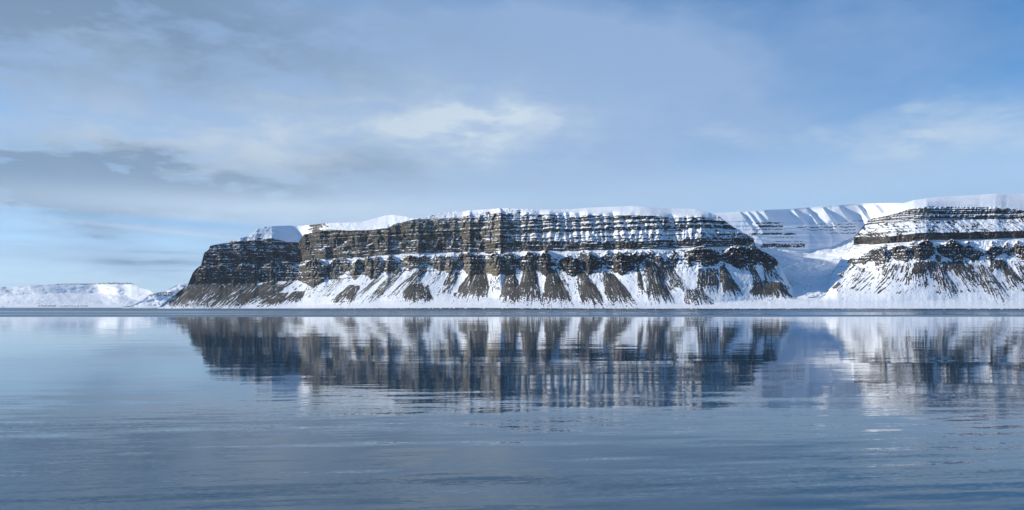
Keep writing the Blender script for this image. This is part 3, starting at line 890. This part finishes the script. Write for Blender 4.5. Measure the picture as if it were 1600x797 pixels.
# ================================================================== snow valley and the fluted ridge behind it
def build_valley():
    px = np.arange(1040, 1440, 0.8)
    nc = len(px)
    d0 = ip(px, [(1040, 4560), (1180, 4430), (1260, 4330), (1330, 4270), (1440, 4140)])
    sil = ip(px, [(1040, 350), (1100, 336), (1110, 333.5), (1157, 330), (1191, 328), (1231, 326.7), (1281, 322.5), (1346, 317.7), (1406, 317), (1440, 318)])
    T0 = HOR + CAM_H * F / d0
    T1 = ip(px, [(1040, 470), (1200, 470), (1260, 466), (1300, 464), (1440, 466)])
    T2 = ip(px, [(1040, 400), (1190, 395), (1230, 402), (1255, 409), (1290, 408), (1320, 400), (1350, 390), (1440, 385)])
    T3 = ip(px, [(1040, 390), (1180, 387), (1230, 388), (1262, 391), (1300, 386), (1330, 372), (1350, 364), (1440, 360)])
    T4 = ip(px, [(1040, 350), (1160, 346), (1260, 348), (1300, 346), (1340, 346), (1440, 342)])
    tiers = [T0, T1, T2, T3, T4, sil]
    tiers[1] = T1 + 0.8 * fbm(px * .05, px * 0, 3, 401)
    rows = [30, 70, 36, 90, 70]
    S = px * 4.9
    dip = 3 * fbm(S / 500, S * 0, 2, 431)

    def tanfn(s, Z, f):
        zz = Z + dip + 1.6 * perlin(S / 60, Z / 9, 408)
        if s == 0:
            return np.tan(np.radians(6 + 3 * f + 0 * Z))
        if s == 1:
            return np.tan(np.radians(13 + 7 * f + 0 * Z))
        if s == 2:
            return np.tan(np.radians(9 + 8 * f + 0 * Z))
        if s == 3:
            h = 0.5 + 0.5 * np.sin(zz / 7.0 + 2 * perlin(S / 900, zz / 30, 9))
            return np.tan(np.radians(30 + 34 * h ** 3))
        return np.tan(np.radians(37 - 8 * f + 0 * Z))

    PY, D, Z, SEG, FR = rise(px, d0, tiers, rows, tanfn)
    PX = np.repeat(px[None], len(PY), 0)
    Sg = np.repeat(S[None], len(PY), 0)
    # spurs and flutes lean down to the right
    lean = PX - 0.75 * (PY - 320) + 2.0 * fbm(PX * 0.05, PY * 0.05, 2, 411)
    ctrl = [(1040, 0), (1120, 10), (1147, 24), (1150, 0), (1160, 20), (1163, 4), (1172, 18), (1176, 2), (1186, 22), (1192, -6), (1226, -10), (1234, 22), (1240, -6), (1255, 28), (1262, -6), (1281, 34), (1288, -4), (1308, 36), (1316, -4),
            (1338, 36), (1346, -2), (1366, 32), (1374, 0), (1440, 10)]
    fl = np.interp(lean, *zip(*ctrl))
    fw = np.where(SEG == 4, sstep(FR, 1.0, 0.75), np.where(SEG == 3, FR ** 1.0 * 0.8, 0))
    # the amphitheatre: ridge comes forward on both sides
    bowl = np.interp(PX, [1040, 1160, 1200, 1240, 1265, 1300, 1345, 1400, 1440], [100, 90, 40, -80, -160, -60, 230, 640, 800])
    D = D - bowl * np.where(SEG >= 3, 1.0, np.where(SEG == 2, FR, 0))
    Z = np.maximum(CAM_H + (HOR - PY) * D / F, -3.0)
    push = fl * fw * 1.4
    push += np.where(SEG == 3, 0.5, 0.08) * (6 * ridged(Sg / 60, Z / 200, 3, 421) + 4 * ridged(Sg / 22, Z / 60, 3, 425) + 2 * fbm(Sg / 9, Z / 12, 3, 428))
    push += (SEG <= 2) * (75 * fbm((Sg + 2 * Z) / 230, Z / 60, 4, 435) + 20 * ridged((Sg - 1.5 * Z) / 60, Z / 26, 3, 437)) * np.where(SEG == 0, FR * .4, 1)
    nb_f = fbm(Sg / 13, Z / 9, 4, 461)
    nb_m = fbm(Sg / 60, Z / 40, 3, 466)
    def band(x0, x1, y0, y1, amt, slope=0.0):
        yy = PY - slope * (PX - x0) + 1.2 * fbm(PX * .12, PY * 0.02, 3, 471)
        m = sstep(PX + 6 * nb_f, x0, x0 + 8) * sstep(x1 - PX + 8 * nb_f, 0, 10) * sstep(yy, y0 - .4, y0 + .6) * sstep(y1 - yy, -.4, .8)
        return amt * m * sstep(nb_f + 0.45 * nb_m, -0.38, 0.02)
    bands = [band(1176, 1222, 347.5, 350.5, 1), band(1180, 1228, 352, 356, 1), band(1172, 1232, 358, 360, .9), (band(1168, 1248, 364, 367.5, 1)), band(1195, 1250, 370.5, 372, .7), band(1186, 1262, 380.5, 387, 1.0),
             band(1205, 1262, 376.5, 378.5, .6), band(1240, 1345, 354, 356.3, .8), band(1250, 1345, 359, 360.8, .8), band(1268, 1345, 349.5, 352, .6), band(1290, 1345, 363.5, 366, .6), band(1310, 1400, 345, 347, .7), band(1250, 1300, 363, 364, .5)]
    bm = np.max(np.stack(bands), 0) * (SEG >= 2)
    push += 9 * bm * (0.7 + 0.6 * nb_f)
    PXc, PYc, D2, Z, SEG, FR = close_back(PX, PY, D - push, Z, SEG, FR)
    bm = np.vstack([bm, np.zeros((len(D2) - len(bm), nc))])
    P = to_world(PXc, D2, Z)
    N = grid_normals(P)
    PXg, PYg = PXc, PYc
    Sg = np.repeat(S[None], len(P), 0)
    nz = N[..., 2]
    n_f = fbm(Sg / 11, Z / 9, 4, 461)
    n_m = fbm(Sg / 60, Z / 40, 3, 466)
    snow = np.full(nz.shape, 1.0)

    snow = snow - bm
    peb = sstep(n_f + 0.5 * n_m - 0.2 + 0.4 * (perlin(Sg / 120, Z / 60, 480)), 0.02, 0.38) * ((SEG == 1) | (SEG == 2)) * sstep(PYg, 407, 416)
    snow = snow - 0.58 * peb
    knob = np.exp(-(((PXg - 1313) / 3.5) ** 2 + ((PYg - 436) / 3.5) ** 2)) * (SEG == 1)
    snow = snow - 1.2 * knob * (n_f > -.3)
    snow = np.where((SEG == 0) & (FR < 0.10) & (n_f > -0.25), 0.1, snow)
    drift = sstep(fbm(Sg / 110, FR * 3, 3, 273), 0.2, 0.5) * (SEG == 0) * sstep(n_f, -0.1, 0.3)
    snow = np.clip(snow - 0.62 * drift, 0, 1)
    tone = np.clip(np.array([0.07, 0.062, 0.062]) * (1 + 0.4 * n_f[..., None]), 0.01, 0.4)
    nr = len(P)
    quads = grid_quads(nr, nc)
    seg_f = SEG.ravel()[quads[:, 0]]
    flat = lambda A: A.reshape(nr * nc, -1) if A.ndim == 3 else A.ravel()
    args = (flat(P), flat(N), flat(snow), flat(tone))
    root = make_mesh('snow_valley', *args, quads[seg_f <= 2], MAT_CLIFF)
    describe(root, 'blue-shaded snow valley rising between the two cliff mountains', 'valley', 'structure')
    o = make_mesh('rock_bands', *args, quads[seg_f == 3], MAT_CLIFF, root)
    o['label'] = 'thin rock ledges across the snow headwall'
    o = make_mesh('fluted_ridge', *args, quads[seg_f >= 4], MAT_CLIFF, root)
    o['label'] = 'snow ridge with slanting lit and shaded flutes'


build_valley()


# ================================================================== far hills on the left
def build_far(name, label, px, d0, tiers, rows, slopes, ctrl, relief, bands, seed, mat, back):
    nc = len(px)
    PY, D, Z, SEG, FR = rise(px, d0, tiers, rows, lambda s, Z, f: np.tan(np.radians(slopes[s] + 0 * Z)))
    PX = np.repeat(px[None], len(PY), 0)
    mpp = float(d0.mean()) / F
    Sg = PX * mpp
    frac = np.clip((PY[0][None] - PY) / np.maximum(PY[0] - PY[-1], 1)[None], 0, 1)
    xs_ = np.arange(-300, 420, 1.0)
    kr = np.exp(-0.5 * (np.arange(-24, 25) / 5.0) ** 2)
    cs_ = np.convolve(np.pad(np.interp(xs_, *zip(*ctrl)), 24, mode='edge'), kr / kr.sum(), mode='valid')
    push = np.interp(PX - 0.6 * (PY - PY[-1][None]) + 9 * fbm(PX / 20, PY / 8, 3, seed + 8), xs_, cs_) * np.sin(np.clip(frac, 0, 1) * math.pi * 0.75)
    push += relief * (ridged((PX + 0.8 * PY) / 15.0, PY / 12.0, 3, seed) * 1.3 * sstep(frac, 0.75, 0.35) + fbm(PX / 22, PY / 7, 3, seed + 5) * 2.5 + fbm(PX / 4.0, PY / 2.5, 2, seed + 6) * 0.25) * np.clip(frac * 5, 0, 1)
    PXc, PYc, D2, Z, SEG, FR = close_back(PX, PY, D - push, Z, SEG, FR, back)
    P = to_world(PXc, D2, Z)
    N = grid_normals(P)
    n_f = fbm(PXc / 1.8, PYc / 1.1, 4, seed + 11)
    snow = np.full(n_f.shape, 1.0)
    for (x0, x1, y0, y1, amt, thr) in bands:
        yy = PYc + 0.5 * fbm(PXc / 7, PYc * 0, 2, seed + 13)
        m = sstep(PXc + 3 * n_f, x0, x0 + 4) * sstep(x1 - PXc + 3 * n_f, 0, 4) * sstep(yy, y0 - .3, y0 + .3) * sstep(y1 - yy, -.3, .3)
        snow = snow - amt * m * sstep(n_f, thr, thr + 0.3)
    snow = np.clip(snow, 0, 1)
    tone = np.clip(np.array([0.07, 0.068, 0.07]) * (1 + 0.4 * n_f[..., None]), 0.01, 0.4)
    nr = len(P)
    flat = lambda A: A.reshape(nr * nc, -1) if A.ndim == 3 else A.ravel()
    o = make_mesh(name, flat(P), flat(N), flat(snow), flat(tone), grid_quads(nr, nc), mat)
    describe(o, label, 'hill', 'structure')


BACK_FAR = ((300, 0), (1500, -2), (3000, -10), (4000, -60), (6000, -2000))
# distant table mountain
px = np.arange(-180, 268, 0.7)
build_far('table_hill', 'distant flat-topped snow hill at the far left across the fjord', px, 0 * px + 17500.0,
          [0 * px + 480.75, ip(px, [(-180, 470), (0, 475), (100, 474), (230, 477), (268, 480)]),
           ip(px, [(-180, 457), (0, 463), (40, 460), (100, 458), (165, 458), (200, 466), (235, 473), (268, 480)]),
           ip(px, [(-180, 452), (-40, 462), (0, 460), (20, 456), (36, 449), (47, 446), (75, 445), (90, 443.8), (140, 442.8), (185, 441.5), (205, 442), (212, 445), (222, 449.5), (236, 455), (244, 460), (255, 472), (268, 480)])],
          [16, 40, 60], [6, 9, 22],
          [(-180, -500), (-20, -300), (50, 330), (75, 260), (148, -330), (166, 200), (174, 210), (190, -60), (200, 0), (215, -60), (268, -300)], 26,
          [(74, 210, 441, 444.4, .95, -.25), (8, 80, 469, 476, .62, -.02), (90, 160, 468, 475, .58, 0.0), (150, 230, 470, 475, .5, .05), (58, 90, 476.5, 479.5, .9, -.2), (90, 140, 477, 479.8, .8, -.15), (-20, 10, 479, 480.2, .8, -.2), (36, 40, 446, 452, .5, 0), (180, 206, 441, 446, .6, 0)],
          500, MAT_FAR, BACK_FAR)
# snow ridges still farther off
px = np.arange(-200, 60, 0.9)
build_far('distant_ridge', 'low blue ridge glimpsed behind the table hill at the left edge', px, 0 * px + 25000.0,
          [0 * px + 480.5, 0 * px + 466, ip(px, [(-200, 450), (-60, 452), (0, 447.6), (12, 448.2), (20, 449.2), (28, 447.7), (40, 447.8), (60, 456)])],
          [16, 40], [10, 20], [(-200, 0), (0, 100), (10, -100), (28, 200), (34, -100), (60, 0)], 60,
          [(0, 26, 450, 456, .6, -.1), (0, 20, 448, 450, .4, 0)], 540, MAT_FAR, BACK_FAR)
# snow hill tucked behind the foot of the big cliff
px = np.arange(190, 340, 0.7)
build_far('foot_hill', 'small rocky snow hill behind the left foot of the big cliff', px, 0 * px + 9000.0,
          [0 * px + 481.6, ip(px, [(190, 480.5), (220, 478), (340, 477)]), np.maximum(ip(px, [(190, 480), (222, 473), (340, 462)]), ip(px, [(190, 480), (222, 470), (236, 462), (270, 453), (340, 440)])),
           ip(px, [(190, 479.8), (205, 478), (222, 469.5), (234, 460), (246, 457.5), (258, 455), (265, 451), (275, 446), (285, 443.3), (300, 443), (340, 446)])],
          [12, 30, 50], [5, 14, 30], [(190, -150), (230, -30), (244, 60), (250, -20), (270, 10), (286, 90), (300, 20), (340, 0)], 30,
          [(228, 272, 456, 463, .8, -.2), (262, 292, 443, 454, .55, -.1), (225, 290, 462, 472, .35, .1), (200, 300, 480.2, 481.5, .7, -.1)], 570, MAT_FAR,
          ((200, 0), (700, -10), (1500, -200), (2500, -900)))


# ================================================================== water
def build_water():
    xs = np.array([-45000, -20000, -6000, -2000, -600, -200, -60, 0, 60, 200, 600, 2000, 6000, 20000, 45000], float)
    ys = np.array([-7000, -3000, -1000, -200, 0, 40, 120, 300, 700, 1500, 3000, 6000, 12000, 30000, 52000], float)
    X, Y = np.meshgrid(xs, ys)
    P = np.stack([X, Y, 0 * X], -1).reshape(-1, 3)
    me = bpy.data.meshes.new('water')
    q = grid_quads(len(ys), len(xs))
    me.from_pydata(P.tolist(), [], q.tolist())
    o = bpy.data.objects.new('water', me)
    col.objects.link(o)
    describe(o, 'calm dark blue fjord water mirroring the cliffs', 'water', 'structure')
    m = bpy.data.materials.new('calm fjord water')
    m.use_nodes = True
    t = NT(m.node_tree)
    out = t.n('ShaderNodeOutputMaterial')
    p = t.n('ShaderNodeBsdfPrincipled')
    t.link(p.outputs[0], out.inputs[0])
    p.inputs['Base Color'].default_value = (0.006, 0.046, 0.088, 1)
    p.inputs['Roughness'].default_value = 0.03
    p.inputs['IOR'].default_value = 1.34
    pos = t.n('ShaderNodeNewGeometry').outputs['Position']
    x, y, _ = t.sep(pos)

    def layer(lx, ly, detail, rot, amp_y, amp_x, seed, rough=0.55):
        cx, sx = math.cos(rot), math.sin(rot)
        u = t.m('MULTIPLY_ADD', x, cx / lx, t.m('MULTIPLY', y, sx / lx))
        v = t.m('MULTIPLY_ADD', y, cx / ly, t.m('MULTIPLY', x, -sx / ly))
        c = t.noise(t.xyz(u, v, seed), 1.0, detail, rough, 0.0, color=True)
        r, g, _ = t.sep(c)
        return (t.m('MULTIPLY', t.m('SUBTRACT', r, 0.5), amp_x), t.m('MULTIPLY', t.m('SUBTRACT', g, 0.5), amp_y))

    # wind patches on the fjord
    patch = t.noise(t.xyz(t.m('MULTIPLY', x, 1 / 160), t.m('MULTIPLY', y, 1 / 45), 3.3), 1.0, 4.0, 0.55)
    patch2 = t.noise(t.xyz(t.m('MULTIPLY', x, 1 / 40), t.m('MULTIPLY', y, 1 / 9), 8.3), 1.0, 4.0, 0.6)
    near = t.ss(y, 45, 140, 1.0, 0.0)
    gust = t.m('MULTIPLY', t.ss(patch2, 0.35, 0.68, 0.35, 1.5), t.ss(patch, 0.3, 0.65, 0.6, 1.4))
    # the ruffled belt under the far shore
    yw = t.m('ADD', y, t.m('MULTIPLY', t.m('SUBTRACT', t.noise(t.xyz(t.m('MULTIPLY', x, 1 / 260), 0.0, 1.0), 1.0, 3.0), 0.5), 90))
    belt = t.ss(yw, 930, 990)
    calm = t.noise(t.xyz(t.m('MULTIPLY', x, 1 / 2600), t.m('MULTIPLY', y, 1 / 240), 5.0), 1.0, 3.0, 0.5)
    belt = t.m('MULTIPLY', belt, t.ss(calm, 0.36, 0.5, 0.45, 1.0))

    belt = t.m('MULTIPLY', belt, t.m('MAXIMUM', t.ss(t.m('ADD', y, t.m('MULTIPLY', calm, 900)), 1900, 2700, 0.0, 1.0), t.ss(calm, 0.42, 0.58, 0.25, 0.9)))
    ax1, ay1 = layer(0.55, 0.16, 2.0, 0.15, 0.055, 0.055, 1.0)
    ax2, ay2 = layer(6.0, 1.1, 3.0, 0.10, 0.035, 0.012, 4.0)
    ax3, ay3 = layer(26.0, 4.2, 2.0, 0.07, 0.040, 0.006, 7.0)
    ax4, ay4 = layer(120.0, 16.0, 1.5, -0.02, 0.012, 0.002, 9.0)
    near2 = t.ss(y, 35, 115, 1.0, 0.0)
    ax5, ay5 = layer(7.0, 0.9, 3.0, 0.14, 0.15, 0.05, 15.0, 0.6)
    ax6, ay6 = layer(15.0, 2.1, 1.5, 0.13, 0.13, 0.02, 17.0, 0.5)
    near3 = t.m('MULTIPLY', t.ss(y, 40, 105, 1.0, 0.0), t.ss(patch, 0.35, 0.6, 0.35, 1.0))
    axb, ayb = layer(2.0, 0.7, 2.0, 0.0, 0.42, 0.30, 11.0)
    k1 = t.m('MULTIPLY', gust, t.m('MULTIPLY_ADD', near, 1.0, 0.35))
    kn = t.m('MULTIPLY_ADD', near, 1.5, 0.40)
    sx_ = t.m('MULTIPLY', ax1, k1)
    sy_ = t.m('MULTIPLY', ay1, k1)
    for a, b_ in ((ax2, ay2), (ax3, ay3)):
        sx_ = t.m('MULTIPLY_ADD', a, kn, sx_)
        sy_ = t.m('MULTIPLY_ADD', b_, kn, sy_)
    k5 = t.m('MULTIPLY', near2, t.ss(patch2, 0.36, 0.62, 0.30, 1.0))
    sx_ = t.m('MULTIPLY_ADD', ax5, k5, sx_)
    sy_ = t.m('MULTIPLY_ADD', ay5, k5, sy_)
    sy_ = t.m('MULTIPLY_ADD', ay6, near3, sy_)
    sx_ = t.m('ADD', sx_, ax4)
    sy_ = t.m('ADD', sy_, ay4)
    sx_ = t.m('MULTIPLY_ADD', axb, belt, sx_)
    sy_ = t.m('MULTIPLY_ADD', ayb, belt, sy_)
    sy_ = t.m('MULTIPLY_ADD', belt, -0.17, sy_)     # at this grazing view only the near sides of the wavelets show
    nrm = t.n('ShaderNodeVectorMath', operation='NORMALIZE')
    t.link(t.xyz(sx_, sy_, 1.0), nrm.inputs[0])
    t.link(nrm.outputs[0], p.inputs['Normal'])
    me.materials.append(m)


build_water()


# ================================================================== birds
def seabird(name, label, px, py, dist, span, heading, flap):
    u = span / 2
    prof = [(-0.42, .01), (-0.34, .05), (-0.15, .085), (0.08, .09), (0.24, .065), (0.33, .05), (0.40, .012)]
    V, Fc = [], []
    ns = 8
    for (yy, r) in prof:
        for k in range(ns):
            a = 2 * math.pi * k / ns
            V.append((r * u * math.cos(a), yy * u, r * u * 0.9 * math.sin(a)))
    for i in range(len(prof) - 1):
        for k in range(ns):
            Fc.append((i * ns + k, i * ns + (k + 1) % ns, (i + 1) * ns + (k + 1) % ns, (i + 1) * ns + k))
    Fc.append(tuple(range(ns)))
    Fc.append(tuple(range((len(prof) - 1) * ns, len(prof) * ns)))
    for s in (-1, 1):
        st = [(0.05, .14, -.10, .02), (.45, .20, .00, flap), (.78, .10, -.06, flap * 1.05), (1.0, -.06, -.11, flap * 0.75)]
        b = len(V)
        for (wx_, le, te, zz) in st:
            for (yy, th) in ((le, 0), ((le + te) / 2, .018), (te, 0), ((le + te) / 2, -.006)):
                V.append((s * wx_ * u, yy * u, (zz + th) * u))
        for i in range(len(st) - 1):
            for k in range(4):
                Fc.append((b + i * 4 + k, b + i * 4 + (k + 1) % 4, b + (i + 1) * 4 + (k + 1) % 4, b + (i + 1) * 4 + k))
        Fc.append((b + 12, b + 13, b + 14, b + 15))
    b = len(V)
    V += [(0, -.36 * u, .02 * u), (-.10 * u, -.56 * u, .01 * u), (.10 * u, -.56 * u, .01 * u), (0, -.40 * u, -.02 * u)]
    Fc += [(b, b + 1, b + 2), (b + 3, b + 2, b + 1), (b, b + 3, b + 1), (b, b + 2, b + 3)]
    me = bpy.data.meshes.new(name)
    me.from_pydata(V, [], Fc)
    o = bpy.data.objects.new(name, me)
    col.objects.link(o)
    o.location = ((px - 800) / F * dist, dist, CAM_H + (HOR - py) / F * dist)
    o.rotation_euler = (0, R(8), heading)
    m = bpy.data.materials.get('dark plumage')
    if m is None:
        m = bpy.data.materials.new('dark plumage')
        m.use_nodes = True
        t = NT(m.node_tree)
        out = t.n('ShaderNodeOutputMaterial')
        p = t.n('ShaderNodeBsdfPrincipled')
        t.link(p.outputs[0], out.inputs[0])
        n = t.noise(t.n('ShaderNodeTexCoord').outputs['Object'], 14.0, 3.0)
        t.link(t.mix(n, (0.05, 0.05, 0.055, 1), (0.13, 0.13, 0.14, 1)), p.inputs['Base Color'])
        p.inputs['Roughness'].default_value = 0.7
    me.materials.append(m)
    describe(o, label, 'bird', None, 'seabirds in the sky')


seabird('seabird', 'tiny dark seabird high in the cloudy sky at upper left', 255.3, 124.3, 330.0, 1.0, R(70), 0.22)
seabird('seabird', 'tiny dark seabird low over the snow ridge right of centre', 1135.5, 300.7, 420.0, 0.9, R(100), 0.10)


# ================================================================== boulders on the beach
def boulder(label, px, py, size, seed):
    import bmesh
    bm = bmesh.new()
    bmesh.ops.create_icosphere(bm, subdivisions=2, radius=1.0)
    rb = np.random.default_rng(seed)
    cuts = rb.normal(size=(9, 3))
    cuts /= np.linalg.norm(cuts, axis=1)[:, None]
    lim = rb.uniform(0.55, 0.85, 9)
    for v in bm.verts:                                   # flat broken faces
        p_ = np.array(v.co)
        for n_, l_ in zip(cuts, lim):
            d_ = float(p_ @ n_)
            if d_ > l_:
                p_ = p_ - n_ * (d_ - l_)
        v.co = p_ * np.array([size, size * 0.8, size * 0.62])
    me = bpy.data.meshes.new('shore_boulder')
    bm.to_mesh(me)
    bm.free()
    o = bpy.data.objects.new('shore_boulder', me)
    col.objects.link(o)
    d_ = float(np.interp(px, [800, 1000, 1180, 1260], [4850, 4620, 4480, 4400])) + 26
    o.location = ((px - 800) / F * d_, d_, 3.0 + size * 0.25)
    o.rotation_euler = (0.1, 0.15, seed)
    m = bpy.data.materials.get('wet dark stone')
    if m is None:
        m = bpy.data.materials.new('wet dark stone')
        m.use_nodes = True
        t = NT(m.node_tree)
        out = t.n('ShaderNodeOutputMaterial')
        p = t.n('ShaderNodeBsdfPrincipled')
        t.link(p.outputs[0], out.inputs[0])
        n = t.noise(t.n('ShaderNodeTexCoord').outputs['Object'], 0.5, 4.0)
        t.link(t.mix(n, (0.025, 0.024, 0.026, 1), (0.07, 0.065, 0.06, 1)), p.inputs['Base Color'])
        p.inputs['Roughness'].default_value = 0.6
    me.materials.append(m)
    describe(o, label, 'boulder', None, 'boulders on the snowy beach')


boulder('dark boulder on the snowy beach, leftmost of the three', 996, 481.5, 5.5, 1)
boulder('dark boulder on the snowy beach, middle one of the three', 1022, 481.7, 4.5, 2)
boulder('dark boulder on the snowy beach, rightmost of the three near the valley', 1218, 481.5, 6.0, 3)


# ================================================================== the air over the fjord
def build_haze():
    x1, y0, y1, z0, z1 = 47000, -8000, 54000, -22, 1060
    v = [(-x1, y0, z0), (x1, y0, z0), (x1, y1, z0), (-x1, y1, z0), (-x1, y0, z1), (x1, y0, z1), (x1, y1, z1), (-x1, y1, z1)]
    f = [(3, 2, 1, 0), (4, 5, 6, 7), (0, 1, 5, 4), (1, 2, 6, 5), (2, 3, 7, 6), (3, 0, 4, 7)]
    me = bpy.data.meshes.new('haze')
    me.from_pydata(v, [], f)
    o = bpy.data.objects.new('haze', me)
    col.objects.link(o)
    describe(o, 'thin pale blue haze in the cold air over the fjord', 'haze', 'stuff')
    m = bpy.data.materials.new('cold clear air')
    m.use_nodes = True
    t = NT(m.node_tree)
    out = t.n('ShaderNodeOutputMaterial')
    pv = t.n('ShaderNodeVolumePrincipled')
    pv.inputs['Color'].default_value = (0.72, 0.86, 1.0, 1)
    pv.inputs['Density'].default_value = HAZE
    pv.inputs['Anisotropy'].default_value = 0.2
    t.link(pv.outputs[0], out.inputs['Volume'])
    me.materials.append(m)


HAZE = 0.7e-5
build_haze()
